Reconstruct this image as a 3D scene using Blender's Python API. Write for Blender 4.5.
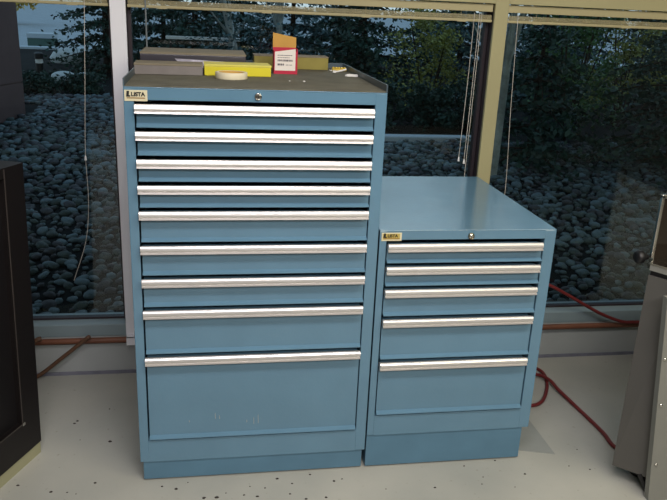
import bpy, bmesh, math, random
from mathutils import Vector, Matrix, Euler
from math import radians as RAD, sin, cos, pi

for o in list(bpy.data.objects): bpy.data.objects.remove(o)
S = bpy.context.scene
COL = S.collection
random.seed(7)

# ------------------------------------------------------------------ camera
CAM = Vector((0.22363, -2.03701, 1.46355)); CROT = Euler((1.24652, -0.04279, -0.16037), 'XYZ'); FPX = 735.74
cd = bpy.data.cameras.new('camera'); cam = bpy.data.objects.new('camera', cd); COL.objects.link(cam)
cam.location = CAM; cam.rotation_euler = CROT
cd.sensor_fit = 'HORIZONTAL'; cd.sensor_width = 36.0; cd.lens = FPX / 667 * 36.0
cd.clip_start = 0.02; cd.clip_end = 300
S.camera = cam
CM = CROT.to_matrix().transposed()
def to_px(P):
    q = CM @ (Vector(P) - CAM)
    return 333.5 + FPX * q.x / -q.z, 250 - FPX * q.y / -q.z, -q.z

# ------------------------------------------------------------------ light
S.view_settings.view_transform = 'Standard'; S.view_settings.look = 'None'
S.view_settings.gamma = 1.0; S.view_settings.use_curve_mapping = False
S.view_settings.exposure = 0.0
W = bpy.data.worlds.new('dusk_sky'); S.world = W; W.use_nodes = True
nt = W.node_tree; bg = nt.nodes['Background']
tc = nt.nodes.new('ShaderNodeTexCoord'); sx = nt.nodes.new('ShaderNodeSeparateXYZ'); rp = nt.nodes.new('ShaderNodeValToRGB')
nt.links.new(tc.outputs['Generated'], sx.inputs[0]); nt.links.new(sx.outputs['Z'], rp.inputs[0]); nt.links.new(rp.outputs[0], bg.inputs[0])
rp.color_ramp.elements[0].position = 0.0; rp.color_ramp.elements[0].color = (0.75, 0.85, 0.92, 1)
rp.color_ramp.elements[1].position = 0.7; rp.color_ramp.elements[1].color = (0.40, 0.60, 0.85, 1)
bg.inputs[1].default_value = 1.0

def area(name, loc, size, size_y, power, color, target):
    l = bpy.data.lights.new(name, 'AREA'); l.shape = 'RECTANGLE'; l.size = size; l.size_y = size_y
    l.energy = power; l.color = color
    o = bpy.data.objects.new(name, l); COL.objects.link(o); o.location = loc
    d = Vector(target) - Vector(loc); o.rotation_euler = d.to_track_quat('-Z', 'Y').to_euler()
    return o
area('fluorescent_light_cool', (0.45, -1.5, 2.74), 1.3, 0.35, 34, (1.0, 0.95, 0.97), (0.45, -1.0, 0))
area('fluorescent_light_warm', (1.9, -1.3, 2.74), 1.3, 0.35, 20, (1.0, 0.94, 0.74), (1.9, -0.9, 0))
area('fluorescent_light_rear_left', (0.45, -3.4, 2.72), 2.0, 0.6, 75, (1.0, 0.95, 0.98), (0.0, -1.4, 0))
area('fluorescent_light_rear_right', (2.3, -3.4, 2.72), 2.0, 0.6, 48, (1.0, 0.94, 0.74), (1.6, -1.4, 0))

# ------------------------------------------------------------------ materials
def lin(c):
    return tuple((v/255/12.92 if v/255 <= 0.04045 else ((v/255+0.055)/1.055)**2.4) for v in c)
def mat(name, rgb, rough=0.5, metal=0.0, spec=0.5, noise=0.0, nscale=20.0, bump=0.0, bscale=60.0):
    m = bpy.data.materials.new(name); m.use_nodes = True
    n = m.node_tree.nodes; L = m.node_tree.links; b = n['Principled BSDF']
    c = lin(rgb)
    b.inputs['Base Color'].default_value = (*c, 1); b.inputs['Roughness'].default_value = rough
    b.inputs['Metallic'].default_value = metal; b.inputs['Specular IOR Level'].default_value = spec
    t = n.new('ShaderNodeTexCoord')
    if noise:
        nz = n.new('ShaderNodeTexNoise'); nz.inputs['Scale'].default_value = nscale; nz.inputs['Detail'].default_value = 5
        r = n.new('ShaderNodeValToRGB')
        r.color_ramp.elements[0].position = 0.3; r.color_ramp.elements[1].position = 0.7
        r.color_ramp.elements[0].color = (*[v*(1-noise) for v in c], 1)
        r.color_ramp.elements[1].color = (*[min(1, v*(1+noise)) for v in c], 1)
        L.new(t.outputs['Object'], nz.inputs['Vector']); L.new(nz.outputs['Fac'], r.inputs[0]); L.new(r.outputs[0], b.inputs['Base Color'])
    if bump:
        nb = n.new('ShaderNodeTexNoise'); nb.inputs['Scale'].default_value = bscale; nb.inputs['Detail'].default_value = 4
        bp = n.new('ShaderNodeBump'); bp.inputs['Strength'].default_value = bump; bp.inputs['Distance'].default_value = 0.01
        L.new(t.outputs['Object'], nb.inputs['Vector']); L.new(nb.outputs['Fac'], bp.inputs['Height']); L.new(bp.outputs[0], b.inputs['Normal'])
    return m
BLUE = mat('blue_enamel', (95, 131, 153), 0.16, 0, 0.7, 0.05, 6, 0.04, 90)
RIM = mat('slate_rim', (74, 88, 96), 0.4, 0, 0.4, 0.05, 8)
BASEBLUE = mat('blue_base_enamel', (86, 122, 144), 0.4, 0, 0.4, 0.07, 9)
DARK = mat('dark_interior', (18, 20, 22), 0.8)
ALU = mat('brushed_aluminium', (226, 222, 218), 0.3, 0.6, 0.6)
MATTOP = mat('rubber_top_mat', (96, 93, 80), 0.75, 0, 0.3, 0.18, 14, 0.1, 200)
STEEL = mat('bright_steel', (215, 212, 205), 0.22, 1.0)
BRASS = mat('tarnished_lock', (150, 140, 115), 0.35, 1.0)
BADGE = mat('badge_cream', (214, 206, 172), 0.4)
BADGEGOLD = mat('badge_gold', (188, 165, 85), 0.4)
INK = mat('black_ink', (22, 20, 20), 0.5)
INKBROWN = mat('brown_ink', (140, 105, 55), 0.5)
FRAMEW = mat('pale_painted_aluminium', (234, 234, 238), 0.45, 0, 0.4, 0.03, 3)
FRAMEWARM = mat('warm_lit_frame_paint', (164, 157, 118), 0.5, 0, 0.4, 0.04, 3)  # yellow tint of the warm light mixed into the frame colour
BRONZE = mat('dark_bronze', (48, 40, 44), 0.5, 0, 0.35)
SILL = mat('grey_blue_sill_paint', (128, 144, 148), 0.45, 0, 0.4, 0.06, 6)
CURB = mat('painted_curb', (158, 162, 160), 0.7, 0, 0.3, 0.08, 4, 0.06, 40)
BASEB = mat('slate_caulk', (116, 117, 128), 0.8, 0, 0.2, 0.15, 20)
WALL = mat('grey_room_wall', (80, 79, 75), 0.8, 0, 0.2, 0.04, 2)
CEIL = mat('ceiling_white', (205, 203, 196), 0.9)
COPPER = mat('copper_pipe', (112, 70, 50), 0.5, 0.0, 0.5, 0.2, 12)
HOSE = mat('brown_hose', (92, 66, 48), 0.55, 0, 0.4, 0.1, 20)
CORD = mat('red_cord', (110, 38, 38), 0.5, 0, 0.4, 0.08, 20)
MACHGREY = mat('machine_grey', (86, 84, 80), 0.55, 0, 0.4, 0.05, 5, 0.05, 50)
MACHPALE = mat('machine_panel_grey', (128, 128, 121), 0.5, 0, 0.4, 0.04, 5)
BLACK = mat('black_plastic', (20, 19, 21), 0.45)
DKBROWN = mat('dark_brown_laminate', (23, 19, 19), 0.5, 0, 0.35, 0.08, 4)
DKPANEL = mat('black_brown_panel', (17, 14, 16), 0.6, 0, 0.3)
DKEDGE = mat('worn_edge', (62, 56, 53), 0.5)
CREAM = mat('cream_plinth', (162, 160, 128), 0.6, 0, 0.3, 0.04, 6)
BOXGREY = mat('grey_card_box', (122, 116, 112), 0.6, 0, 0.4, 0.10, 18)
BOXDARK = mat('slate_plastic_box', (66, 64, 71), 0.22, 0, 0.6, 0.12, 10)
BOXTAN = mat('tan_card', (128, 119, 100), 0.7, 0, 0.3, 0.08, 12)
YELLOW = mat('yellow_card', (214, 202, 44), 0.45, 0, 0.4, 0.05, 10)
YELLOWLID = mat('pale_yellow_card', (216, 206, 92), 0.5, 0, 0.4)
OLIVE = mat('olive_card', (140, 130, 66), 0.6, 0, 0.3, 0.12, 14)
KRAFT = mat('kraft_card', (196, 152, 78), 0.75, 0, 0.2, 0.05, 20)
REDCARD = mat('red_card', (186, 28, 60), 0.5)
WHITECARD = mat('white_card', (232, 224, 215), 0.6)
TAPE = mat('cream_masking_tape', (228, 218, 186), 0.6)
TAPESIDE = mat('tape_side', (214, 205, 170), 0.7)
WHITEPL = mat('white_plastic', (228, 226, 222), 0.4)
CHIP = mat('dark_debris', (52, 44, 40), 0.9)
BLINDM = mat('cream_blind', (168, 158, 120), 0.5, 0, 0.4, 0.03, 4)
CORDM = mat('blind_cord', (196, 190, 178), 0.7)
# outdoors
SOIL = mat('dark_soil', (30, 31, 31), 0.95, 0, 0.1, 0.3, 5, 0.4, 30)
ASPHALT = mat('pale_asphalt', (152, 160, 165), 0.9, 0, 0.2, 0.08, 2)
KERBM = mat('pale_kerb', (176, 186, 192), 0.8)
COLM = mat('brown_grey_concrete', (112, 92, 90), 0.85, 0, 0.2, 0.1, 3, 0.1, 30)
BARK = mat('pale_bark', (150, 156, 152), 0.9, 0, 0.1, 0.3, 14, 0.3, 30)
BARKD = mat('dark_bark', (58, 50, 44), 0.9, 0, 0.1, 0.3, 14, 0.3, 30)
NEEDLE = mat('dark_needles', (40, 66, 56), 0.6, 0, 0.4, 0.35, 3)
NEEDLEB = mat('blue_needles', (58, 86, 88), 0.55, 0, 0.4, 0.35, 3)
LEAFY = mat('olive_leaves', (124, 128, 58), 0.55, 0, 0.4, 0.35, 4)
LEAFG = mat('green_leaves', (70, 104, 60), 0.55, 0, 0.4, 0.35, 4)
LEAFO = mat('yellow_leaves', (190, 158, 70), 0.55, 0, 0.4, 0.3, 4)
STONEB = mat('blue_grey_stone', (86, 102, 108), 0.6, 0, 0.4, 0.3, 9, 0.1, 40)
STONEG = mat('grey_green_stone', (60, 70, 68), 0.6, 0, 0.4, 0.3, 9, 0.1, 40)
STONEP = mat('mauve_stone', (58, 58, 62), 0.6, 0, 0.4, 0.3, 9, 0.1, 40)
BOULDER = mat('pale_boulder', (186, 192, 192), 0.8, 0, 0.2, 0.12, 5, 0.2, 20)
GREENBOX = mat('green_utility_paint', (62, 92, 84), 0.5)

def make_glass():
    m = bpy.data.materials.new('window_glass'); m.use_nodes = True
    n = m.node_tree.nodes; L = m.node_tree.links
    n.remove(n['Principled BSDF']); out = n['Material Output']
    tr = n.new('ShaderNodeBsdfTransparent'); tr.inputs[0].default_value = (0.86, 0.92, 0.92, 1)
    gl = n.new('ShaderNodeBsdfGlossy'); gl.inputs['Roughness'].default_value = 0.0
    fr = n.new('ShaderNodeFresnel'); fr.inputs['IOR'].default_value = 1.5
    mx = n.new('ShaderNodeMixShader')
    L.new(fr.outputs[0], mx.inputs[0]); L.new(tr.outputs[0], mx.inputs[1]); L.new(gl.outputs[0], mx.inputs[2]); L.new(mx.outputs[0], out.inputs[0])
    return m
GLASS = make_glass()

def make_floor():
    m = bpy.data.materials.new('painted_concrete_floor'); m.use_nodes = True
    n = m.node_tree.nodes; L = m.node_tree.links; b = n['Principled BSDF']
    t = n.new('ShaderNodeTexCoord')
    n1 = n.new('ShaderNodeTexNoise'); n1.inputs['Scale'].default_value = 2.2; n1.inputs['Detail'].default_value = 6
    r1 = n.new('ShaderNodeValToRGB'); r1.color_ramp.elements[0].position = 0.3; r1.color_ramp.elements[1].position = 0.75
    r1.color_ramp.elements[0].color = (*lin((160, 161, 153)), 1); r1.color_ramp.elements[1].color = (*lin((182, 180, 169)), 1)
    n2 = n.new('ShaderNodeTexNoise'); n2.inputs['Scale'].default_value = 55; n2.inputs['Detail'].default_value = 3
    r2 = n.new('ShaderNodeValToRGB'); r2.color_ramp.elements[0].position = 0.2; r2.color_ramp.elements[1].position = 0.34
    r2.color_ramp.elements[0].color = (*lin((205, 198, 186)), 1); r2.color_ramp.elements[1].color = (1, 1, 1, 1)
    mx = n.new('ShaderNodeMixRGB'); mx.blend_type = 'MULTIPLY'; mx.inputs[0].default_value = 0.8
    for q in (n1, n2): L.new(t.outputs['Object'], q.inputs['Vector'])
    L.new(n1.outputs['Fac'], r1.inputs[0]); L.new(n2.outputs['Fac'], r2.inputs[0])
    L.new(r1.outputs[0], mx.inputs[1]); L.new(r2.outputs[0], mx.inputs[2]); L.new(mx.outputs[0], b.inputs['Base Color'])
    b.inputs['Roughness'].default_value = 0.5; b.inputs['Specular IOR Level'].default_value = 0.3
    return m
FLOORM = make_floor()
FLOORPATCH = mat('grey_floor_patch', (146, 149, 144), 0.6, 0, 0.3, 0.05, 12)  # slightly darker, cooler grey than the surrounding floor

# ------------------------------------------------------------------ helpers
class MB:
    def __init__(s): s.bm = bmesh.new()
    def box(s, x0, x1, y0, y1, z0, z1, bevel=0.0):
        vs = [s.bm.verts.new((x, y, z)) for x in (x0, x1) for y in (y0, y1) for z in (z0, z1)]
        fs = [s.bm.faces.new([vs[i] for i in f]) for f in ((0,1,3,2),(4,6,7,5),(0,4,5,1),(2,3,7,6),(0,2,6,4),(1,5,7,3))]
        if bevel:
            es = {e for f in fs for e in f.edges}
            bmesh.ops.bevel(s.bm, geom=list(es), offset=bevel, segments=2, affect='EDGES', profile=0.5)
        return s
    def prism(s, pts, ext):                       # polygon (3D points) extruded along a vector
        ext = Vector(ext)
        a = [s.bm.verts.new(p) for p in pts]; b = [s.bm.verts.new(Vector(p) + ext) for p in pts]
        n = len(pts)
        s.bm.faces.new(a[::-1]); s.bm.faces.new(b)
        for i in range(n): s.bm.faces.new((a[i], a[(i+1) % n], b[(i+1) % n], b[i]))
        return s
    def frustum(s, bottom, top):
        a = [s.bm.verts.new(p) for p in bottom]; b = [s.bm.verts.new(p) for p in top]; n = len(a)
        s.bm.faces.new(a[::-1]); s.bm.faces.new(b)
        for i in range(n): s.bm.faces.new((a[i], a[(i+1) % n], b[(i+1) % n], b[i]))
        return s
    def tube(s, pts, r, seg=10, r2=None):
        pts = [Vector(p) for p in pts]; rings = []; prev = None
        for i, p in enumerate(pts):
            d = (pts[min(i+1, len(pts)-1)] - pts[max(i-1, 0)]).normalized()
            if prev is None:
                u = d.orthogonal().normalized()
            else:
                u = (prev - d * prev.dot(d)).normalized()
            prev = u; v = d.cross(u)
            rr = r if r2 is None else r + (r2 - r) * i / (len(pts) - 1)
            rings.append([s.bm.verts.new(p + (u*cos(2*pi*k/seg) + v*sin(2*pi*k/seg)) * rr) for k in range(seg)])
        for a, b in zip(rings, rings[1:]):
            for k in range(seg): s.bm.faces.new((a[k], a[(k+1) % seg], b[(k+1) % seg], b[k]))
        s.bm.faces.new(rings[0][::-1]); s.bm.faces.new(rings[-1])
        return s
    def lathe(s, prof, c, axis='Z', seg=24):      # prof: (radius, height) closed at both ends
        rings = []
        for r, h in prof:
            ring = []
            for k in range(seg):
                a = 2*pi*k/seg; q = (r*cos(a), r*sin(a), h)
                if axis == 'Y': q = (q[0], q[2], -q[1])
                if axis == 'X': q = (q[2], q[0], q[1])
                ring.append(s.bm.verts.new(Vector(c) + Vector(q)))
            rings.append(ring)
        for a, b in zip(rings, rings[1:]):
            for k in range(seg): s.bm.faces.new((a[k], a[(k+1) % seg], b[(k+1) % seg], b[k]))
        s.bm.faces.new(rings[0][::-1]); s.bm.faces.new(rings[-1])
        return s
    def build(s, name, m, parent=None, smooth=False, offset=None):
        bmesh.ops.recalc_face_normals(s.bm, faces=s.bm.faces)
        if offset is not None: bmesh.ops.translate(s.bm, verts=s.bm.verts, vec=-Vector(offset))
        me = bpy.data.meshes.new(name); s.bm.to_mesh(me); s.bm.free()
        me.materials.append(m)
        if smooth:
            for p in me.polygons: p.use_smooth = True
        o = bpy.data.objects.new(name, me); COL.objects.link(o)
        if parent is not None: o.parent = parent
        return o
def tag(o, label=None, cat=None, group=None, kind=None):
    if label: o['label'] = label
    if cat: o['category'] = cat
    if group: o['group'] = group
    if kind: o['kind'] = kind
    return o
def thing(name, label, cat, loc=(0, 0, 0), group=None, kind=None):
    o = bpy.data.objects.new(name, None); COL.objects.link(o); o.location = loc; o.empty_display_size = 0.05
    return tag(o, label, cat, group, kind)
def single(mb, name, m, base, label, cat, group=None, smooth=False):   # one-mesh thing with its origin at its base
    o = mb.build(name, m, None, smooth, base); o.location = base
    return tag(o, label, cat, group)
def smooth_path(pts, n=8):
    pts = [Vector(p) for p in pts]; out = []
    P = [pts[0]*2 - pts[1]] + pts + [pts[-1]*2 - pts[-2]]
    for i in range(1, len(P)-2):
        for k in range(n):
            t = k/n; a, b, c, d = P[i-1], P[i], P[i+1], P[i+2]
            out.append(0.5*((2*b) + (c-a)*t + (2*a-5*b+4*c-d)*t*t + (-a+3*b-3*c+d)*t**3))
    out.append(pts[-1]); return out
def lettering(text, size, loc, m, parent, depth=0.0004, xscale=1.0):
    cu = bpy.data.curves.new('lettering', 'FONT'); cu.body = text; cu.size = size; cu.extrude = depth; cu.offset = size*0.045
    t = bpy.data.objects.new('tmp_text', cu); COL.objects.link(t)
    bpy.context.view_layer.update()
    me = bpy.data.meshes.new_from_object(t.evaluated_get(bpy.context.evaluated_depsgraph_get()))
    bpy.data.objects.remove(t)
    me.materials.clear(); me.materials.append(m)
    o = bpy.data.objects.new('lettering', me); COL.objects.link(o)
    o.parent = parent; o.location = loc; o.rotation_euler = (pi/2, 0, 0); o.scale = (xscale, 1, 1)
    return o

# ------------------------------------------------------------------ room shell
YW = 0.735; XL, XR, YB, ZC = -2.6, 4.2, -5.6, 2.8
def struct(mb, name, m, **k): return tag(mb.build(name, m, **k), kind='structure')
struct(MB().box(XL, XR, YB, YW + 0.14, -0.12, 0.0), 'floor', FLOORM)
struct(MB().box(XL, XR, YB, YW + 0.14, ZC, ZC + 0.12), 'ceiling', CEIL)
struct(MB().box(XL - 0.12, XL, YB, YW + 0.14, 0, ZC), 'wall_left', WALL)
struct(MB().box(XR, XR + 0.12, YB, YW + 0.14, 0, ZC), 'wall_right', WALL)
struct(MB().box(XL, XR, YB - 0.12, YB, 0, ZC), 'wall_back', WALL)
struct(MB().box(XL, XR, YW, YW + 0.14, 0, 0.166), 'wall_front', CURB)
struct(MB().box(XL, XR, YW - 0.004, YW, 0.0, 0.014), 'baseboard_front', BASEB)
struct(MB().box(XL - 0.12, XR + 0.12, YW + 0.14, 2.7, ZC - 0.02, ZC + 0.12), 'trim_5', WALL)  # unseen outdoor overhang, added to shade the stones near the wall
# window wall: mullions (pale cap on a dark bronze body), transom, glazing
MX = [-1.487, -0.086, 1.3155, 2.716]
for i, x in enumerate(MX):
    t = tag(bpy.data.objects.new('trim_%d' % (i+1), None), kind='structure'); COL.objects.link(t); t.location = (x, YW, 0.166)
    capm = FRAMEW if i < 2 else FRAMEWARM  # right-hand caps get the copy tinted by warm light
    MB().box(-0.027, 0.027, 0.0, 0.016, -0.006, ZC - 0.166, 0.002).build('mullion_cap', capm, t)
    MB().box(-0.0255, 0.0255, 0.0165, 0.125, 0.0, ZC - 0.166).build('mullion_body', BRONZE, t)
    ft = MB().box(-0.024, 0.024, -0.0275, -0.0252, -0.030, 0.004); ft.box(-0.024, 0.024, -0.0275, -0.0003, 0.0012, 0.004); ft.build('mullion_foot', FRAMEW, t)
edges = [XL] + [v for x in MX for v in (x - 0.0265, x + 0.0265)] + [XR]
spans = [(edges[2*k], edges[2*k+1]) for k in range(5)]
for i, (a, b) in enumerate(spans):
    w = tag(bpy.data.objects.new('window_%d' % (i+1), None), kind='structure'); COL.objects.link(w); w.location = ((a+b)/2, YW, 0.166)
    h = (b - a)/2
    MB().box(-h, h, 0.002, 0.125, 0.001, 0.050, 0.002).build('bottom_rail', SILL, w)
    MB().box(-h, h, 0.060, 0.085, 0.050, 0.058).build('glazing_bead', BRONZE, w)
    MB().box(-h, h, 0.0, 0.11, 1.320, 1.452, 0.002).build('transom', FRAMEWARM, w)
    MB().box(-h + 0.0005, h - 0.0005, 0.068, 0.0745, 0.054, 1.324).build('pane', GLASS, w)
    f = MB(); f.box(-h, -h + 0.012, 0.056, 0.088, 0.05, 1.32); f.box(h - 0.012, h, 0.056, 0.088, 0.05, 1.32)
    f.build('side_bead', BRONZE, w)
    MB().box(-h, h, 0.068, 0.0745, 1.452, ZC - 0.168).build('upper_pane', GLASS, w)

# ------------------------------------------------------------------ tool cabinets
def drawer(root, x0, x1, z0, z1, hx0, hx1, depth):
    d = MB()
    zt = z1 - 0.0015; zb = zt - 0.0238
    d.box(x0 + 0.001, x1 - 0.001, 0.0045, 0.022, z0 + 0.010, zb + 0.005)
    d.box(hx0 + 0.004, hx1 - 0.004, 0.006, 0.022, zb + 0.005, zt - 0.007)
    # lower lip, tilted upwards
    d.prism([(x0 + 0.001, 0.0045, z0 + 0.0130), (x0 + 0.001, -0.0085, z0 + 0.0060), (x0 + 0.001, -0.0085, z0 + 0.0040), (x0 + 0.001, -0.0020, z0 + 0.0015), (x0 + 0.001, 0.016, z0 + 0.0015), (x0 + 0.001, 0.016, z0 + 0.011)], (x1 - x0 - 0.002, 0, 0))
    d.box(x0 + 0.012, x1 - 0.012, 0.022, depth, z0 + 0.012, z1 - 0.020)
    dr = d.build('drawer', BLUE, root)
    prof = [(0.006, zt - 0.007), (-0.0095, zt - 0.002), (-0.0130, zt), (-0.0175, zt - 0.0015), (-0.0203, zt - 0.006), (-0.0215, zt - 0.011), (-0.0198, zt - 0.0155),
            (-0.0165, zt - 0.0172), (-0.0165, zt - 0.0184), (-0.0205, zt - 0.0194), (-0.0215, zb), (-0.017, zb), (-0.012, zb + 0.005), (0.0045, zb + 0.005)]
    MB().prism([(hx0, y, z) for y, z in prof], (hx1 - hx0, 0, 0)).build('handle', ALU, dr)
    return dr
def cabinet(name, label, x, w, d, zbase, h, stile_l, stile_r, dx, hx, tops, bottom, top_rail_z, inset):
    root = thing(name, label, 'tool cabinet', (x, 0, 0))
    b = MB()
    b.box(0, 0.004, 0.004, d, zbase, h); b.box(w - 0.004, w, 0.004, d, zbase, h)
    b.box(0, stile_l, 0, 0.03, zbase, h, 0.0015); b.box(w - stile_r, w, 0, 0.03, zbase, h, 0.0015)
    b.box(stile_l, w - stile_r, 0.0, 0.03, top_rail_z, h)
    b.box(stile_l, w - stile_r, 0.0, 0.03, zbase, bottom - 0.004)
    b.box(0.004, w - 0.004, d - 0.004, d, zbase, h); b.box(0.004, w - 0.004, 0.03, d, zbase, zbase + 0.004)
    b.box(0.0, w, 0.0, d, h, h + 0.003, 0.0012)
    b.build('housing', BLUE, root)
    bs = MB()
    bs.box(inset if inset < 0.01 else 0.001, w - inset, 0.005, d - 0.01, 0.006, zbase - 0.0015, 0.001)
    bs.box(inset + 0.05, w - inset - 0.05, 0.03, d - 0.03, 0.0, 0.007)
    bs.build('base', BASEBLUE, root)
    z = tops + [None]
    for i, t in enumerate(tops):
        lo = (tops[i+1] + 0.0035) if i + 1 < len(tops) else bottom
        drawer(root, dx[0], dx[1], lo, t - 0.001, hx[0], hx[1], d - 0.06)
    return root
TALL = cabinet('tall_tool_cabinet', 'tall blue metal tool cabinet with nine drawers in front of the window', 0.0, 0.717, 0.7145, 0.0723, 1.2277, 0.0265, 0.033, (0.0305, 0.682), (0.0285, 0.6795),
               [1.190, 1.1175, 1.0415, 0.969, 0.895, 0.7935, 0.693, 0.595, 0.443], 0.152, 1.197, 0.008)
LOW = cabinet('low_tool_cabinet', 'low blue metal tool cabinet with five drawers right of the tall one', 0.7215, 0.561, 0.7145, 0.1257, 0.8258, 0.0215, 0.036, (0.0250, 0.5225), (0.0247, 0.5150),
              [0.7925, 0.720, 0.6455, 0.546, 0.398], 0.2015, 0.799, 0.020)
# raised rim and rubber mat of the tall cabinet
r = MB()
zr = 1.2307
r.box(0.0, 0.004, 0.0, 0.7145, zr, zr + 0.0225, 0.001); r.box(0.713, 0.717, 0.0, 0.7145, zr, zr + 0.0225, 0.001); r.box(0.004, 0.713, 0.7105, 0.7145, zr, zr + 0.0225, 0.001)
r.build('top_rim', RIM, TALL)
MB().box(0.0045, 0.7125, 0.003, 0.710, zr + 0.0002, zr + 0.004).build('top_mat', MATTOP, TALL)
ZT = zr + 0.0042
def lock(root, x, z, m):
    k = MB().lathe([(0.010, 0.002), (0.010, -0.004), (0.0085, -0.006), (0.0075, -0.006), (0.0072, -0.003), (0.0005, -0.003)], (x, 0, z), 'Y', 20).build('lock', m, root, True)
    MB().lathe([(0.0068, -0.002), (0.0068, -0.0055), (0.005, -0.0068), (0.0004, -0.0068)], (x, 0, z), 'Y', 16).build('lock_cylinder', STEEL if m is BRASS else STEEL, k)
    MB().box(x - 0.0008, x + 0.0008, -0.0075, -0.0066, z - 0.004, z + 0.001).build('keyhole', INK, k)
lock(TALL, 0.356, 1.2125, STEEL)
lock(LOW, 0.2845, 0.8095, BRASS)
def badge(root, x0, x1, z0, z1, body, gold):
    p = MB().box(x0, x1, -0.0018, 0.0, z0, z1, 0.0004).build('badge', body, root)
    w = x1 - x0; h = z1 - z0
    if gold: MB().box(x0 + 0.004, x1 - 0.006, -0.0022, -0.0015, z0 + 0.005, z1 - 0.003).build('badge_field', gold, p)
    zb = z0 + h*0.46
    MB().prism([(x0 + w*0.08, -0.0026, zb - 0.002), (x0 + w*0.11, -0.0026, z1 - h*0.08), (x0 + w*0.22, -0.0026, z1 - h*0.08), (x0 + w*0.20, -0.0026, zb + 0.002), (x0 + w*0.26, -0.0026, zb + 0.002), (x0 + w*0.25, -0.0026, zb - 0.002)], (0, 0.0008, 0)).build('emblem', INK, p)
    lettering('LISTA', h*0.50, (x0 + w*0.29, -0.0023, zb), INK, p, 0.0004, 1.0)
    MB().box(x0 + w*0.10, x1 - w*0.10, -0.0025, -0.0017, z0 + h*0.24, z0 + h*0.33).build('tagline_bar', INKBROWN, p)
badge(TALL, 0.003, 0.0625, 1.1935, 1.2225, BADGE, None)
badge(LOW, 0.005, 0.067, 0.796, 0.8215, BADGE, BADGEGOLD)
# paint scrapes on the lowest drawer front of the tall cabinet
SCR = mat('pale_scrape', (138, 148, 146), 0.7)
for (x, z, l) in ((0.232, 0.213, 0.022), (0.245, 0.212, 0.014), (0.352, 0.188, 0.026), (0.366, 0.190, 0.034), (0.330, 0.195, 0.010), (0.152, 0.205, 0.008)):
    MB().prism([(x, 0.0040, z), (x + 0.0022, 0.0040, z + 0.001), (x + 0.0012, 0.0040, z + l), (x - 0.0006, 0.0040, z + l*0.8)], (0, 0.0006, 0)).build('paint_scrape', SCR, TALL)

# ------------------------------------------------------------------ things on the tall cabinet
def lidded_box(name, label, cx, cy, rot, w, d, h, body, lid, lid_h=0.006, group=None, lidname='lid'):
    root = thing(name, label, 'box', (cx, cy, ZT), group); root.rotation_euler.z = rot
    MB().box(-w/2, w/2, -d/2, d/2, 0, h - lid_h, 0.0015).build('tray', body, root)
    MB().box(-w/2 - 0.001, w/2 + 0.001, -d/2 - 0.001, d/2 + 0.001, h - lid_h, h, 0.0012).build(lidname, lid, root)
    return root
lidded_box('flat_box', 'long flat grey card box at the front left of the tall cabinet top', 0.1035, 0.350, 0.02, 0.203, 0.105, 0.0325, BOXGREY, BOXTAN)
lidded_box('flat_box', 'long flat bright yellow box on the tall cabinet beside the tape roll', 0.312, 0.366, 0.03, 0.205, 0.105, 0.034, YELLOW, YELLOWLID)
rb = lidded_box('long_case', 'long slate grey case with a painted highlight on its front, behind the grey and yellow boxes', 0.176, 0.580, 0.0, 0.338, 0.225, 0.054, BOXDARK, BOXTAN)
sheen = MB()  # pale patch painted as the gloss highlight on the case front
sheen.prism([(-0.03, -0.1142, 0.006), (0.105, -0.1142, 0.012), (0.11, -0.1142, 0.030), (-0.06, -0.1142, 0.036)], (0, 0.0012, 0))
sheen.build('painted_sheen', mat('pale_highlight', (190, 186, 200), 0.12, 0, 0.8, 0.3, 30, 0.5, 60), rb)
lidded_box('flat_box', 'olive brown flat box at the back right behind the red carton', 0.512, 0.660, 0.0, 0.262, 0.084, 0.045, OLIVE, BOXTAN, 0.004)
# red and white carton, open, with its kraft flap standing up
ct = thing('carton', 'small red and white carton with a brown flap standing open', 'box', (0.4725, 0.452, ZT)); ct.rotation_euler.z = 0.02
c = MB()
c.box(-0.0385, 0.0385, -0.022, -0.020, 0, 0.072); c.box(-0.0385, 0.0385, 0.020, 0.022, 0, 0.082)
c.box(-0.0385, -0.0365, -0.020, 0.020, 0, 0.074); c.box(0.0365, 0.0385, -0.020, 0.020, 0, 0.080); c.box(-0.0365, 0.0365, -0.02, 0.02, 0, 0.002)
c.build('carton_body', REDCARD, ct)
MB().prism([(-0.036, -0.0228, 0.011), (0.0315, -0.0228, 0.011), (0.0315, -0.0228, 0.080), (-0.036, -0.0228, 0.070)], (0, 0.0008, 0)).build('carton_label', WHITECARD, ct)
MB().prism([(-0.0385, 0.0205, 0.060), (0.0385, 0.0205, 0.060), (0.0385, 0.0245, 0.114), (-0.0385, 0.0245, 0.128)], (0, 0.0018, 0)).build('carton_flap', KRAFT, ct)
pr = MB()
for (a, b, z, hh) in ((-0.027, 0.020, 0.058, 0.0025), (-0.027, 0.022, 0.040, 0.006), (-0.027, -0.006, 0.027, 0.006), (0.0, 0.02, 0.028, 0.002), (-0.027, 0.012, 0.051, 0.002)):
    x = a
    while x < b:
        l = random.uniform(0.003, 0.008); pr.box(x, min(x + l, b), -0.0232, -0.0226, z, z + hh); x += l + 0.0015
pr.build('carton_print', mat('grey_print', (96, 88, 92), 0.6), ct)
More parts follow.
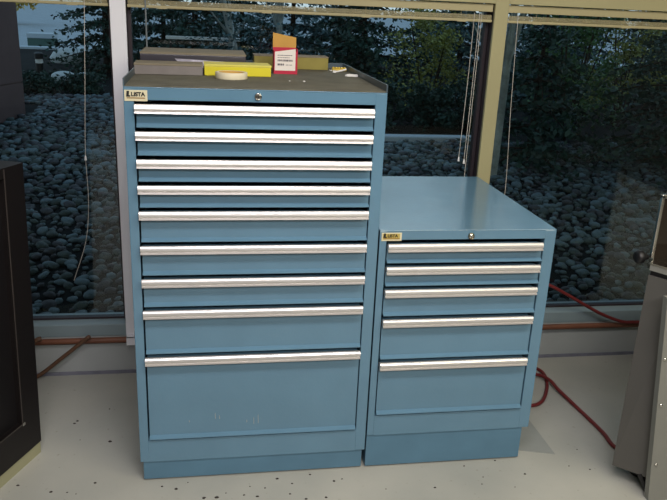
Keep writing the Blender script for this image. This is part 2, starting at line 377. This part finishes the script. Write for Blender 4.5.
# tape roll
tr_ = thing('tape_roll', 'roll of cream masking tape lying in front of the yellow box', 'tape', (0.291, 0.243, ZT))
tp = MB(); seg = 40
tp.lathe([(0.0385, 0.0), (0.0475, 0.0), (0.048, 0.001), (0.048, 0.018), (0.0475, 0.019), (0.0385, 0.019), (0.0385, 0.0)], (0, 0, 0), 'Z', seg)
tp.build('tape', TAPE, tr_, True)
MB().lathe([(0.0365, 0.0005), (0.0382, 0.0005), (0.0382, 0.0185), (0.0365, 0.0185), (0.0365, 0.0005)], (0, 0, 0), 'Z', seg).build('core', KRAFT, tr_, True)
# small hardware
pk = thing('screw_packet', 'small yellow packet with bumpy contents near the back right rim', 'packet', (0.681, 0.610, ZT))
b = MB(); b.box(-0.026, 0.026, -0.012, 0.012, 0, 0.006, 0.002)
for k in range(5):
    b.lathe([(0.002, 0.004), (0.006, 0.008), (0.004, 0.012), (0.0005, 0.013)], (-0.02 + 0.01*k, random.uniform(-0.004, 0.004), 0), 'Z', 8)
b.build('pouch', mat('yellow_pouch', (206, 178, 70), 0.4, 0, 0.5, 0.2, 40), pk, True)
MB().box(-0.034, -0.026, -0.010, 0.010, 0, 0.002).build('pouch_seal', WHITEPL, pk)
def bit(label, x, y, rot, pts, h, m=WHITEPL, cat='scrap'):
    mb = MB().prism([(px, py, 0) for px, py in pts], (0, 0, h))
    o = mb.build('plastic_clip', m); o.location = (x, y, ZT); o.rotation_euler.z = rot
    return tag(o, label, cat)
cl = thing('plastic_clip', 'flat white plastic clip lying nearest the right rim of the tall cabinet', 'clip', (0.692, 0.42, ZT)); cl.rotation_euler.z = -0.15
MB().prism([(-0.022, -0.010, 0), (0.020, -0.014, 0), (0.022, 0.008, 0), (-0.018, 0.016, 0)], (0, 0, 0.004)).build('plate', WHITEPL, cl)
MB().prism([(-0.016, -0.016, 0), (0.018, -0.018, 0), (0.018, -0.0145, 0), (-0.016, -0.0115, 0)], (0, 0, 0.008)).build('tab', WHITEPL, cl)
ty = MB().tube([(-0.022, -0.012, 0.003), (-0.006, 0.0, 0.003), (0.010, 0.006, 0.006), (0.026, 0.012, 0.010)], 0.003, 8)
ty.box(-0.026, -0.014, -0.016, -0.008, 0, 0.007)
o = ty.build('cable_tie', WHITEPL); o.location = (0.672, 0.545, ZT); tag(o, 'thin white plastic strip lying behind the white clip', 'strip')
for (x, y, s) in ((0.505, 0.190, 0.004), (0.462, 0.20, 0.0025)):
    o = MB().lathe([(0.4*s, 0), (s, 0.4*s), (0.8*s, 0.9*s), (0.1*s, 1.1*s)], (0, 0, 0), 'Z', 7).build('crumb', WHITEPL); o.location = (x, y, ZT)
    tag(o, 'tiny white crumb on the mat in front of the red carton' if s > 0.003 else 'fainter smaller white speck on the mat left of the tiny crumb', 'crumb')

# ------------------------------------------------------------------ raised blinds
def blind(label, a, b, cords, tassels, wand, plain=False):
    root = thing('window_blind', label, 'blind', ((a + b)/2, 0.76, 1.418)); h = (b - a)/2
    MB().box(-h, h, -0.0105, 0.0255, 0.038, 0.0655, 0.001).build('headrail', BLINDM, root)
    s = MB()
    for k in range(7): s.box(-h + 0.003, h - 0.003, -0.011, 0.014, 0.0118 + 0.0022*k, 0.0130 + 0.0022*k)
    for x in [(-h + 0.12) + (2*h - 0.24)*k/3 for k in range(4)]: s.tube([(x, 0.002, 0.005), (x, 0.002, 0.04)], 0.0009, 6)
    s.build('slat_stack', BLINDM, root)
    MB().box(-h, h, -0.0125, 0.0155, 0.0, 0.0105, 0.003).build('bottom_rail', BLINDM, root)
    for x in [(-h + 0.12) + (2*h - 0.24)*k/3 for k in range(4)]: MB().box(x - 0.018, x + 0.018, -0.0145, -0.0122, -0.001, 0.007).build('rail_clip', BLINDM, root)
    cx = (a + b)/2
    for pts in cords:
        cpts = [(x - cx, y - 0.76, z - 1.418) for x, y, z in pts]
        c_ = MB().tube(smooth_path(cpts, 6), 0.0011, 6).build('cord', CORDM, root)
    for (x, y, z) in tassels:
        MB().lathe([(0.001, 0.018), (0.0028, 0.015), (0.0045, 0.002), (0.0045, 0.0), (0.001, -0.001)], (x - cx, y - 0.76, z - 1.418), 'Z', 10).build('tassel', WHITEPL, root, True)
    for (x, y, z0) in wand:
        MB().tube([(x - cx, y - 0.76, z0 - 1.418), (x - cx, y - 0.76, 1.462 - 1.418)], 0.003, 6).build('wand', mat('clear_wand', (120, 128, 130), 0.2), root)
blind('raised cream blind above the left window, single cord hanging down the middle', -1.452, -0.118, [[(-0.196, 0.745, 1.45), (-0.212, 0.746, 1.15), (-0.226, 0.746, 0.90), (-0.226, 0.746, 0.72), (-0.246, 0.75, 0.56), (-0.30, 0.75, 0.40)]], [(-0.226, 0.744, 0.875)], [])
blind('raised cream blind across the middle window, paired tasselled cords at its right end', -0.055, 1.285,
      [[(1.212, 0.745, 1.45), (1.211, 0.744, 1.2), (1.205, 0.745, 0.90)], [(1.232, 0.745, 1.45), (1.231, 0.744, 1.2), (1.228, 0.745, 0.89)], [(1.241, 0.746, 1.45), (1.240, 0.746, 1.2), (1.237, 0.747, 0.80)]],
      [(1.205, 0.744, 0.885), (1.228, 0.744, 0.875)], [(0.008, 0.746, 0.95)])
blind('raised cream blind across the right window, single thin cord near the mullion', 1.347, 2.684, [[(1.385, 0.745, 1.45), (1.40, 0.746, 1.1), (1.418, 0.746, 0.77), (1.41, 0.746, 0.55)]], [], [])

# ------------------------------------------------------------------ pipe, hoses and cord by the curb
single(MB().tube([(XL + 0.02, 0.7225, 0.154), (0.0, 0.7225, 0.154), (2.0, 0.7225, 0.154), (XR - 0.02, 0.7225, 0.154)], 0.0122, 12), 'pipe', COPPER, (0.8, 0.7225, 0.1418),
       'copper brown pipe running along the curb under all the windows', 'pipe', smooth=True)
single(MB().tube(smooth_path([(-0.250, 0.700, 0.182), (-0.262, 0.697, 0.174), (-0.35, 0.700, 0.100), (-0.458, 0.70, 0.016), (-0.53, 0.69, 0.0105), (-0.70, 0.62, 0.0105)]), 0.0080, 10), 'hose', HOSE, (-0.458, 0.70, 0.0),
       'brown hose slanting from the left pipe down to the floor', 'hose', smooth=True)
single(MB().tube(smooth_path([(-0.428, 0.699, 0.180), (-0.445, 0.694, 0.176), (-0.52, 0.694, 0.13), (-0.63, 0.66, 0.03), (-0.76, 0.58, 0.0105)]), 0.0095, 10), 'hose', HOSE, (-0.63, 0.66, 0.0),
       'short brown hose end on the pipe beside the dark cabinet', 'hose', smooth=True)
single(MB().tube(smooth_path([(2.55, 0.695, 0.182), (2.30, 0.70, 0.178), (2.088, 0.70, 0.176), (2.02, 0.70, 0.180), (1.93, 0.70, 0.212), (1.854, 0.70, 0.250), (1.75, 0.70, 0.308), (1.646, 0.70, 0.362), (1.52, 0.70, 0.41), (1.40, 0.70, 0.42), (1.335, 0.68, 0.34),
                           (1.325, 0.66, 0.18), (1.37, 0.65, 0.05), (1.46, 0.645, 0.0095), (1.56, 0.645, 0.0085), (1.612, 0.60, 0.0085), (1.600, 0.51, 0.0085), (1.553, 0.415, 0.0085), (1.50, 0.345, 0.0085), (1.445, 0.325, 0.0085), (1.385, 0.36, 0.0085), (1.37, 0.45, 0.0085),
                           (1.42, 0.545, 0.0085), (1.50, 0.578, 0.010), (1.575, 0.555, 0.0150), (1.600, 0.49, 0.024), (1.610, 0.42, 0.0150), (1.629, 0.273, 0.0085), (1.640, 0.12, 0.0085), (1.637, 0.02, 0.0085), (1.70, -0.05, 0.0085), (1.84, -0.09, 0.0085), (1.95, -0.02, 0.0085)]), 0.0072, 8),
       'cable', CORD, (1.553, 0.415, 0.0), 'red cable drooping from the window sill and looping over the floor to the grey machine', 'cable', smooth=True)

# ------------------------------------------------------------------ dark cabinet at the left
A = Vector((-0.339, 0.197, 0)); u = Vector((-0.397, -0.918, 0)); n_ = Vector((-0.918, 0.397, 0))
dc = thing('dark_cabinet', 'dark brown cabinet with recessed side panel on a cream plinth, at the left edge', 'cabinet', A)
Lc, Tc = 1.15, 0.55
def P3(a, b, z, lean=0.0): return u*a + n_*b + Vector((lean*z*0.918, -lean*z*0.397, z))
def slab(a0, a1, b0, b1, z0, z1, mb, lean=0.030):
    mb.frustum([P3(a0, b0, z0, lean), P3(a1, b0, z0, lean), P3(a1, b1, z0, lean), P3(a0, b1, z0, lean)], [P3(a0, b0, z1, lean), P3(a1, b0, z1, lean), P3(a1, b1, z1, lean), P3(a0, b1, z1, lean)])
    return mb
HB, HT = 0.045, 0.985
slab(0.0, Lc, 0.004, Tc, 0.0, HB, MB()).build('plinth', CREAM, dc)
fr = MB()
slab(0.0, 0.088, 0.0, Tc, HB, HT, fr); slab(Lc - 0.088, Lc, 0.0, Tc, HB, HT, fr)
slab(0.088, Lc - 0.088, 0.0, Tc, HB, 0.16, fr); slab(0.088, Lc - 0.088, 0.0, Tc, HT - 0.03, HT, fr)
fr.build('frame', DKBROWN, dc)
slab(0.088, Lc - 0.088, 0.018, 0.03, 0.16, HT - 0.03, MB()).build('side_panel', DKPANEL, dc)
e = MB(); slab(0.084, 0.088, -0.0015, 0.004, 0.156, HT - 0.004, e); slab(0.084, Lc - 0.084, -0.0015, 0.004, 0.156, 0.160, e)
e.build('edge_moulding', DKEDGE, dc)
slab(0.078, 0.090, -0.004, 0.003, 0.153, 0.163, MB()).build('corner_screw', STEEL, dc)

# ------------------------------------------------------------------ grey machine at the right
mc = thing('machine', 'grey sheet metal machine with bolted panel and glazed hood, at the right edge', 'machine', (1.521, -0.147, 0))
def loc_(pts): return [(x - 1.521, y + 0.147, z) for x, y, z in pts]
foot = [(1.521, -0.147), (1.612, -0.236), (2.25, -0.236), (2.25, 0.30), (1.90, 0.30)]
ftop = [(1.521, -0.147), (1.580, -0.236), (2.25, -0.236), (2.25, 0.30), (1.90, 0.30)]
MB().frustum(loc_([(x, y, 0.06) for x, y in foot]), loc_([(x, y, 0.728) for x, y in ftop])).build('body', MACHGREY, mc)
g = MB(); g.frustum(loc_([(x + 0.008, y + 0.004, 0.728) for x, y in ftop]), loc_([(x + 0.008, y + 0.004, 0.745) for x, y in ftop])); g.build('seal_gap', BLACK, mc)
MB().frustum(loc_([(x - 0.001, y - 0.002, 0.745) for x, y in ftop]), loc_([(x - 0.001, y - 0.002, 0.762) for x, y in ftop])).build('top_band', MACHPALE, mc)
MB().frustum(loc_([(x - 0.002, y - 0.003, 0.762) for x, y in ftop]), loc_([(x - 0.002, y - 0.003, 0.768) for x, y in ftop])).build('top_rail', STEEL, mc)
# bolted front panel, its left edge leaning
pl = MB().prism(loc_([(1.592, -0.262, 0.0), (2.25, -0.262, 0.0), (2.25, -0.262, 0.70), (1.517, -0.262, 0.70)]), (0, 0.022, 0)).build('front_panel', MACHPALE, mc)
for (x, z) in ((1.528, 0.655), (1.543, 0.505), (1.562, 0.350), (1.588, 0.137)):
    MB().lathe([(0.0055, 0.001), (0.0055, -0.002), (0.004, -0.0045), (0.0006, -0.005)], (x - 1.521 + 0.004, -0.262 + 0.147, z), 'Y', 12).build('bolt', STEEL, pl, True)
for (x, y) in ((1.640, -0.12), (2.15, -0.12), (2.15, 0.22)):
    lg = MB().box(x - 1.521 - 0.014, x - 1.521 + 0.014, y + 0.147 - 0.014, y + 0.147 + 0.014, 0.012, 0.06); lg.lathe([(0.024, 0.0), (0.024, 0.008), (0.016, 0.013)], (x - 1.521, y + 0.147, 0), 'Z', 14)
    lg.build('leg', BLACK, mc)
MB().tube(loc_([(1.585, -0.205, 0.062), (1.605, -0.222, 0.02), (1.615, -0.225, 0.0)]), 0.009, 8).build('strut', BLACK, mc)
hd = MB(); hx = 1.545; hy = -0.110
hd.box(hx - 1.521, hx + 0.010 - 1.521, hy + 0.147, hy + 0.012 + 0.147, 0.768, 0.965, 0.002)
hd.box(hx - 1.521, 2.2 - 1.521, hy + 0.147, hy + 0.012 + 0.147, 0.955, 0.967, 0.002)
hd.box(2.19 - 1.521, 2.2 - 1.521, hy + 0.147, hy + 0.012 + 0.147, 0.768, 0.955, 0.002)
hd.box(hx + 0.015 - 1.521, hx + 0.03 - 1.521, hy + 0.147, hy + 0.012 + 0.147, 0.967, 0.974, 0.002)
hd.build('hood_frame', STEEL, mc)
MB().box(hx + 0.010 - 1.521, 2.19 - 1.521, hy + 0.151, hy + 0.155, 0.768, 0.955).build('hood_pane', mat('smoked_brown_glass', (36, 30, 24), 0.1, 0, 0.5), mc)
kn = MB(); kn.lathe([(0.008, 0.0), (0.008, -0.014), (0.018, -0.016), (0.021, -0.022), (0.021, -0.034), (0.016, -0.040), (0.001, -0.040)], (1.540 - 1.521, -0.10 + 0.147, 0.770), 'X', 16)
kn.build('knob', BLACK, mc, True)

# ------------------------------------------------------------------ floor marks and debris
o = MB().prism([(1.250, 0.06, 0.0), (1.405, 0.012, 0.0), (1.405, 0.29, 0.0), (1.290, 0.35, 0.0)], (0, 0, 0.0012)).build('floor_patch', FLOORPATCH)
tag(o, 'slightly darker grey floor patch beside the low cabinet base', 'floor patch')
chips = [(-0.2577, 0.388, .006), (-0.2480, 0.405, .005)]
def floor_pt(uu, vv):
    d = CROT.to_matrix() @ Vector(((uu - 333.5)/FPX, -(vv - 250)/FPX, -1)); t = -CAM.z/d.z
    return CAM + d*t
spots = [(74.5, 423.5, .006), (77.5, 421, .006), (110, 441.5, .008), (109.5, 409, .004), (80, 440, .003), (18, 485.5, .006), (51, 492, .006), (67, 492.5, .004), (76, 494, .003), (95, 483, .006),
         (162, 486.5, .005), (176, 489, .007), (204, 498, .007), (217, 497.5, .008), (250, 486.5, .003), (257.5, 496.4, .006), (265, 488, .004), (277, 478.8, .006), (290, 494, .005), (292, 483.5, .004), (244, 495, .004), (226, 493, .003), (188, 482.5, .003),
         (310, 474.5, .005), (334, 481, .006), (342, 479, .004), (306, 499, .006), (326, 497.5, .006), (435, 487.5, .005), (464, 466, .004), (482, 484, .003), (386, 489, .003), (495, 460.5, .005), (525, 474, .005), (515, 487, .003), (483, 477, .003), (590, 469.5, .005), (569, 466, .003), (577, 449.5, .003)]
for i, (uu, vv, s) in enumerate(spots):
    p = floor_pt(uu, vv); k = random.Random(i)
    n = k.randint(5, 7); a0 = k.uniform(0, 6)
    pts = [(s*k.uniform(0.7, 1.15)*cos(a0 + 2*pi*j/n), 0.8*s*k.uniform(0.6, 1.1)*sin(a0 + 2*pi*j/n), 0) for j in range(n)]
    o = MB().frustum(pts, [(x*0.6, y*0.6, 0.35*s) for x, y, z in pts]).build('debris_chip', CHIP); o.location = (p.x, p.y, 0.0)
    if i < 2: lab, gr = 'dark debris chip of the close pair on the floor left of the tall cabinet', 'pair of floor chips'
    elif i == 2: lab, gr = 'dark curled debris chip nearest the tall cabinet left side', None
    elif i < 10: lab, gr = 'small dark debris chip on the pale floor left of the tall cabinet', 'floor chips at the left'
    elif i < 28: lab, gr = 'small dark debris chip on the floor in front of the tall cabinet', 'floor chips before the tall cabinet'
    else: lab, gr = 'small dark debris chip on the floor right of the tall cabinet base', 'floor chips at the right'
    tag(o, lab, 'debris', gr)

# ------------------------------------------------------------------ outdoors
def gz(y): return 0.05 + 0.05*(y - 0.9)
struct(MB().frustum([(-9, 0.88, -0.5), (12, 0.88, -0.5), (12, 11.0, -0.5), (-9, 11.0, -0.5)], [(-9, 0.88, gz(0.88)), (12, 0.88, gz(0.88)), (12, 11.0, gz(11)), (-9, 11.0, gz(11))]), 'ground', SOIL)
struct(MB().box(-30, 40, 11.0, 60, 0.0, gz(11) - 0.02), 'road', ASPHALT)
struct(MB().box(-30, 40, 10.85, 11.05, 0.2, gz(11) + 0.03, 0.01), 'kerb', KERBM)
col = MB()
def ring(k, z): 
    c0 = Vector((-2.6, 5.0, 0)); return [c0 + (Vector(q) - c0)*k + Vector((0, 0, z)) for q in ((-1.555, 5.63, 0), (-2.155, 3.93, 0), (-3.6, 4.4, 0), (-3.0, 6.1, 0))]
for (z0, z1) in ((0.0, 0.60), (0.612, 1.9), (1.912, 3.2), (3.212, 5.0)): col.frustum(ring(1, z0), ring(1, z1))
col.frustum(ring(0.985, 0), ring(0.985, 5.0))
single(col, 'building_pillar', COLM, (-2.6, 5.0, 0.25), 'brown grey panelled building pillar outside at the far left', 'pillar')
# stones: the nearest visible ones singly, the others as one bed
def stone_bm(seed, sub=2):
    bm = bmesh.new(); bmesh.ops.create_icosphere(bm, subdivisions=sub, radius=1.0)
    k = random.Random(seed); ph = [k.uniform(0, 6) for _ in range(6)]
    for v in bm.verts:
        c = v.co.copy(); f = 1 + 0.13*sin(2.3*c.x + ph[0]) + 0.11*sin(2.9*c.y + ph[1]) + 0.09*sin(3.1*c.z + ph[2] + c.x*2)
        v.co = Vector((c.x*1.15*f, c.y*0.85*f, c.z*0.58*f))
    return bm
stone_meshes = []
for i in range(8):
    bm = stone_bm(i, 2); me = bpy.data.meshes.new('river_stone'); bm.to_mesh(me); bm.free()
    me.materials.append((STONEB, STONEG, STONEB, STONEP, STONEG, STONEB, STONEG, STONEP)[i])
    for p in me.polygons: p.use_smooth = True
    stone_meshes.append(me)
rk = random.Random(3); vis, rest = [], []
y = 1.0
while y < 6.7:
    x = -2.3
    while x < 4.6:
        px, py = x + rk.uniform(-0.026, 0.026), y + rk.uniform(-0.026, 0.026)
        s = rk.choice((0.022, 0.028, 0.034, 0.042)) * (0.80 + 0.085*(y - 1))
        inside = not (px < -1.5 and 3.8 < py < 6.2 and (px + 1.59)*1.7 < (py - 5.63)*0.6 + 0.12) and not (px > -1.0 and py > 3.5 + 0.6*max(0, min(px, 2)) and px > 0.2)
        if inside:
            U, V, D = to_px((px, py, gz(py)))
            ok = (2 < U < 108 or 392 < U < 466 or 506 < U < 655) and 60 < V < 326
            if 0 < U < 42 and V > 165: ok = False
            if 392 < U < 466 and V > 178: ok = False
            if 506 < U < 556 and V > 229 - (556 - U)*0.66: ok = False
            if 540 < U and U > 650 - (V - 262)*0.187: ok = False
            (vis if ok else rest).append((px, py, s, s/D))
        x += 0.067
    y += 0.056
vis.sort(key=lambda q: -q[3])
shadow_w = vis[300:] + rest
for i, (px, py, s, _) in enumerate(vis[:300]):
    o = bpy.data.objects.new('river_stone', stone_meshes[i % 8]); COL.objects.link(o)
    o.location = (px, py, gz(py) + s*rk.uniform(0.15, 0.5)); o.scale = (s, s, s); o.rotation_euler = (rk.uniform(-.3, .3), rk.uniform(-.3, .3), rk.uniform(0, 6.28))
    if px < 0: tag(o, 'rounded grey river stone in the bed outside the left window', 'stone', 'river stones outside the left window')
    else: tag(o, 'rounded dark river stone in the bed outside the right window', 'stone', 'river stones outside the right window')
sb = bmesh.new()
proto = [stone_bm(20 + i, 1) for i in range(4)]
pv = [([v.co.copy() for v in b.verts], [[v.index for v in f.verts] for f in b.faces]) for b in proto if not b.verts.index_update()]
for (px, py, s, _) in shadow_w:
    vs, fs = pv[rk.randrange(4)]
    M = Matrix.Translation((px, py, gz(py) + s*rk.uniform(0.1, 0.45))) @ Euler((rk.uniform(-.3, .3), rk.uniform(-.3, .3), rk.uniform(0, 6.28))).to_matrix().to_4x4() @ Matrix.Scale(s, 4)
    nv = [sb.verts.new(M @ v) for v in vs]
    mi = rk.randrange(3)
    for f in fs:
        ff = sb.faces.new([nv[k] for k in f]); ff.material_index = mi; ff.smooth = True
me = bpy.data.meshes.new('stone_bed'); sb.to_mesh(me); sb.free()
for m in (STONEB, STONEG, STONEP): me.materials.append(m)
o = bpy.data.objects.new('stone_bed', me); COL.objects.link(o)
tag(o, 'bed of rounded river stones stretching back outside the windows', 'stones', None, 'stuff')

def cards(name, m, centres, parent, size, seed, flat=0.5):
    """many small pointed leaves / needle sprays scattered around given (point, spread) centres"""
    k = random.Random(seed); V, F = [], []
    for (c, sp, n) in centres:
        for _ in range(n):
            p = Vector(c) + Vector((k.gauss(0, sp), k.gauss(0, sp), k.gauss(0, sp*flat)))
            d = Vector((k.gauss(0, 1), k.gauss(0, 1), k.gauss(0, 0.6))).normalized()*size*k.uniform(0.6, 1.3)
            w = d.orthogonal().normalized(); w.rotate(Matrix.Rotation(k.uniform(0, 6.28), 3, d)); w *= d.length*0.28
            b = len(V); V += [p - d*0.5, p + w, p + d*0.5, p - w]; F.append((b, b+1, b+2, b+3))
    me = bpy.data.meshes.new(name); me.from_pydata(V, [], F); me.materials.append(m)
    o = bpy.data.objects.new(name, me); COL.objects.link(o); o.parent = parent
    return o
def conifer(label, x, y, h, r, m, seed, n=22, size=0.07, low=0.05, group=None, z=None):
    root = thing('conifer', label, 'tree', (x, y, gz(y) if z is None else z), group); k = random.Random(seed)
    MB().tube([(0, 0, -0.05), (0, 0, h*0.5), (0, 0, h)], 0.02*h + 0.02, 8, 0.01).build('trunk', BARKD, root)
    cs, br = [], MB(); lv = int(h/0.20)
    for i in range(lv):
        z = low + (h - low)*i/lv; R = r*(1 - i/lv)**0.8 + 0.08; nb = 7
        for j in range(nb):
            a = 2*pi*(j + k.random())/nb; RR = R*k.uniform(0.7, 1.1)
            tip = Vector((cos(a)*RR, sin(a)*RR, z - 0.16*RR + k.uniform(-0.05, 0.05)))
            br.tube([(0, 0, z + 0.05), tip*0.55 + Vector((0, 0, 0.45*z + 0.05)), tip], 0.012, 5, 0.004)
            st = max(2, int(RR/0.13))
            for q in range(1, st + 1):
                t = q/st; c = Vector((0, 0, z + 0.05)).lerp(tip, t); cs.append((c, 0.055 + 0.03*t, n))
    br.build('branch', BARKD, root)
    cards('foliage', m, cs, root, size, seed + 50, 0.35)
    return root
def shrub(label, x, y, h, r, m, seed, n=1500, size=0.07, group=None, trunk=False, z=None, name='shrub', bark=None, cat='shrub', lo=0.15, lean=0.0):
    root = thing(name, label, cat, (x, y, gz(y) if z is None else z), group); k = random.Random(seed); cs = []
    for _ in range(40):
        a = k.uniform(0, 6.28); rr = r*math.sqrt(k.random()); zz = k.uniform(lo, 1.0)
        cs.append(((cos(a)*rr*(1.1 - 0.35*zz) + lean*zz*h, sin(a)*rr*(1.1 - 0.35*zz), zz*h), r*0.16, n//40))
    st = MB()
    if trunk: st.tube([(0, 0, -0.05), (lean*h*0.4, 0, h*0.4), (lean*h*0.9, 0, h*0.9)], 0.05, 10, 0.02)
    for (c, _, _) in cs[::4]:
        b0 = (lean*h*0.35, 0, h*0.35) if trunk else (0, 0, -0.02)
        st.tube([b0, (c[0]*0.5 + b0[0]*0.4, c[1]*0.5, (c[2] + b0[2])*0.5), c], 0.012, 5, 0.005)
    st.build('trunk' if trunk else 'stem', bark or BARKD, root)
    cards('foliage', m, cs, root, size, seed + 50, 0.8)
    return root
# left window
conifer('dark conifer with layered drooping branches outside the left window', -1.12, 8.6, 2.2, 0.72, NEEDLE, 11)
for i, (x, y) in enumerate(((-1.66, 6.9), (-1.2, 6.95), (-2.1, 6.95))):
    shrub(('low dark shrub directly in front of the black path light', 'low dark shrub between the path light and the conifer', 'low dark shrub nearest the building pillar, left of the path light')[i], x, y, 0.19, 0.22, NEEDLE, 30 + i, 2200, 0.04, 'low shrubs behind the stones')
bl = thing('bollard_light', 'short black path light with a white band, outside the left window', 'path light', (-1.76, 7.4, gz(7.4)))
MB().lathe([(0.045, -0.02), (0.045, 0.26)], (0, 0, 0), 'Z', 16).build('post', BLACK, bl)
MB().lathe([(0.044, 0.26), (0.044, 0.31)], (0, 0, 0), 'Z', 16).build('lens', WHITEPL, bl)
MB().lathe([(0.052, 0.31), (0.052, 0.37), (0.03, 0.385), (0.001, 0.388)], (0, 0, 0), 'Z', 16).build('cap', BLACK, bl)
ub = thing('utility_box', 'low green utility box with a pale lid beyond the shrubs, outside left window', 'utility box', (-2.52, 11.4, gz(11) - 0.02))
MB().box(-0.21, 0.21, -0.15, 0.15, 0, 0.16, 0.006).build('housing', GREENBOX, ub)
MB().box(-0.22, 0.22, -0.16, 0.16, 0.16, 0.24, 0.01).build('lid', KERBM, ub)
def boulder(label, x, y, s, seed):
    bm = stone_bm(seed, 3)
    for v in bm.verts: v.co *= s
    me = bpy.data.meshes.new('boulder'); bm.to_mesh(me); bm.free(); me.materials.append(BOULDER)
    for p in me.polygons: p.use_smooth = True
    o = bpy.data.objects.new('boulder', me); COL.objects.link(o); o.location = (x, y, gz(y) + 0.3*s); tag(o, label, 'boulder')
boulder('pale boulder just right of the black path light', -1.52, 7.7, 0.15, 60)
boulder('pale boulder under the conifer branches outside the left window', -1.30, 7.75, 0.12, 61)
boulder('long pale boulder farther back by the kerb, outside the left window', -1.75, 9.4, 0.24, 62)
shrub('yellow leaved tree across the road at the far left', -5.15, 20, 1.5, 0.75, LEAFO, 71, 2600, 0.16, None, True, gz(11) - 0.02, 'broadleaf_tree', None, 'tree', 0.3)
# middle window
shrub('pale leaning trunk tree seen behind the yellow box, middle window', 0.66, 6.2, 2.1, 0.7, NEEDLEB, 81, 1500, 0.05, None, True, None, 'broadleaf_tree', BARK, 'tree', 0.25, -0.25)
shrub('slim pale trunk tree behind the carton flap, middle window', 1.06, 6.9, 2.1, 0.55, NEEDLEB, 82, 900, 0.05, None, True, None, 'broadleaf_tree', BARK, 'tree', 0.5, -0.02)
conifer('dark conifer outside the middle window, above the slate case', 0.05, 8.4, 1.9, 0.8, NEEDLE, 12, 28)
conifer('dark conifer behind the two pale trunks, middle window', 1.4, 8.7, 1.7, 0.75, NEEDLEB, 19, 28)
conifer('blue green conifer outside the middle window, right of the tall cabinet', 2.2, 7.6, 1.6, 0.8, NEEDLE, 13, 28)
shrub('olive yellow bush outside the middle window above the low cabinet', 2.62, 6.0, 1.25, 0.42, LEAFY, 83, 3600, 0.04)
conifer('dark conifer beside the mullion between the middle and right windows', 3.4, 7.3, 1.6, 0.75, NEEDLEB, 14, 28)
for i, (x, y) in enumerate(((1.95, 5.35), (2.45, 5.3), (2.9, 5.35))):
    shrub(('low dark shrub behind the edging, at its left end', 'low dark shrub behind the middle of the edging', 'low dark shrub behind the right end of the edging')[i], x, y, 0.42, 0.25, NEEDLE, 40 + i, 3000, 0.045, 'low shrubs behind the edging')
single(MB().box(1.6, 2.9, 4.72, 4.86, gz(4.8) - 0.05, gz(4.8) + 0.045, 0.012), 'edging_stone', KERBM, (2.25, 4.79, gz(4.8) - 0.05), 'pale stone edging strip at the back of the stones, middle window', 'edging')
rl = thing('standin_rail', 'made-up pale bar on two thin posts, standing in for a bright line in the window', 'standin_rail', (0.17, 6.6, gz(6.6)))  # made up to stand in for a bright line across the glass
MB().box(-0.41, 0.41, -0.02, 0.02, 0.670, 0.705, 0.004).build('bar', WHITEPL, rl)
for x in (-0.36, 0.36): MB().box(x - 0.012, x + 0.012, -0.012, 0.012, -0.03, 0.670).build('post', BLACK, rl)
# right window
shrub('leafy green bush with yellowish tips in the right window', 3.75, 4.9, 1.75, 0.42, LEAFG, 84, 6000, 0.045)
conifer('broad dark conifer reaching the ground in the right window', 3.05, 4.1, 1.25, 0.62, NEEDLE, 15, 30, 0.06)
conifer('dark conifer at the far right edge of the right window', 4.3, 3.9, 1.7, 0.78, NEEDLE, 16, 30, 0.06)
shrub('olive leaved bush right of the green bush in the right window', 4.65, 5.5, 1.7, 0.5, LEAFY, 85, 3000, 0.045)
conifer('tall conifer standing behind the green bush in the right window', 4.7, 7.2, 2.8, 0.9, NEEDLEB, 17)
conifer('conifer behind the olive bush far right', 6.2, 7.0, 2.8, 0.9, NEEDLE, 18)
conifer('tall dark conifer added out of view at the right to shade the stones', 5.3, 2.3, 4.6, 1.2, NEEDLE, 20, 26, 0.09)  # out of view, added to block sky light from the right-hand stones
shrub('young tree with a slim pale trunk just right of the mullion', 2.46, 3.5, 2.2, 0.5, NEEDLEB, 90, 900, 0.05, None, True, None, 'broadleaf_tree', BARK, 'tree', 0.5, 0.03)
for i, (x, y, h, lab) in enumerate(((-0.45, 10.0, 1.9, 'dark conifer in the back row, leftmost of the middle window'), (0.75, 10.2, 2.0, 'dark conifer in the back row, between the two pale trunks'), (2.3, 10.1, 2.0, 'dark conifer in the back row, right of the carton'),
                                 (3.7, 9.6, 2.0, 'dark conifer in the back row, beside the mullion'), (5.6, 9.4, 2.2, 'dark conifer in the back row, seen through the right window'), (7.4, 9.2, 2.2, 'dark conifer in the back row, rightmost'))):
    conifer(lab, x, y, h - 0.35, 0.8, NEEDLE, 100 + i, 30, 0.075)
shrub('unseen high crowned tree added at the right to darken the stones', 5.2, 2.9, 4.5, 1.6, LEAFG, 95, 9000, 0.09, None, True, None, 'broadleaf_tree', BARKD, 'tree', 0.66, -0.40)  # crown kept above the view, added as shade over the stones
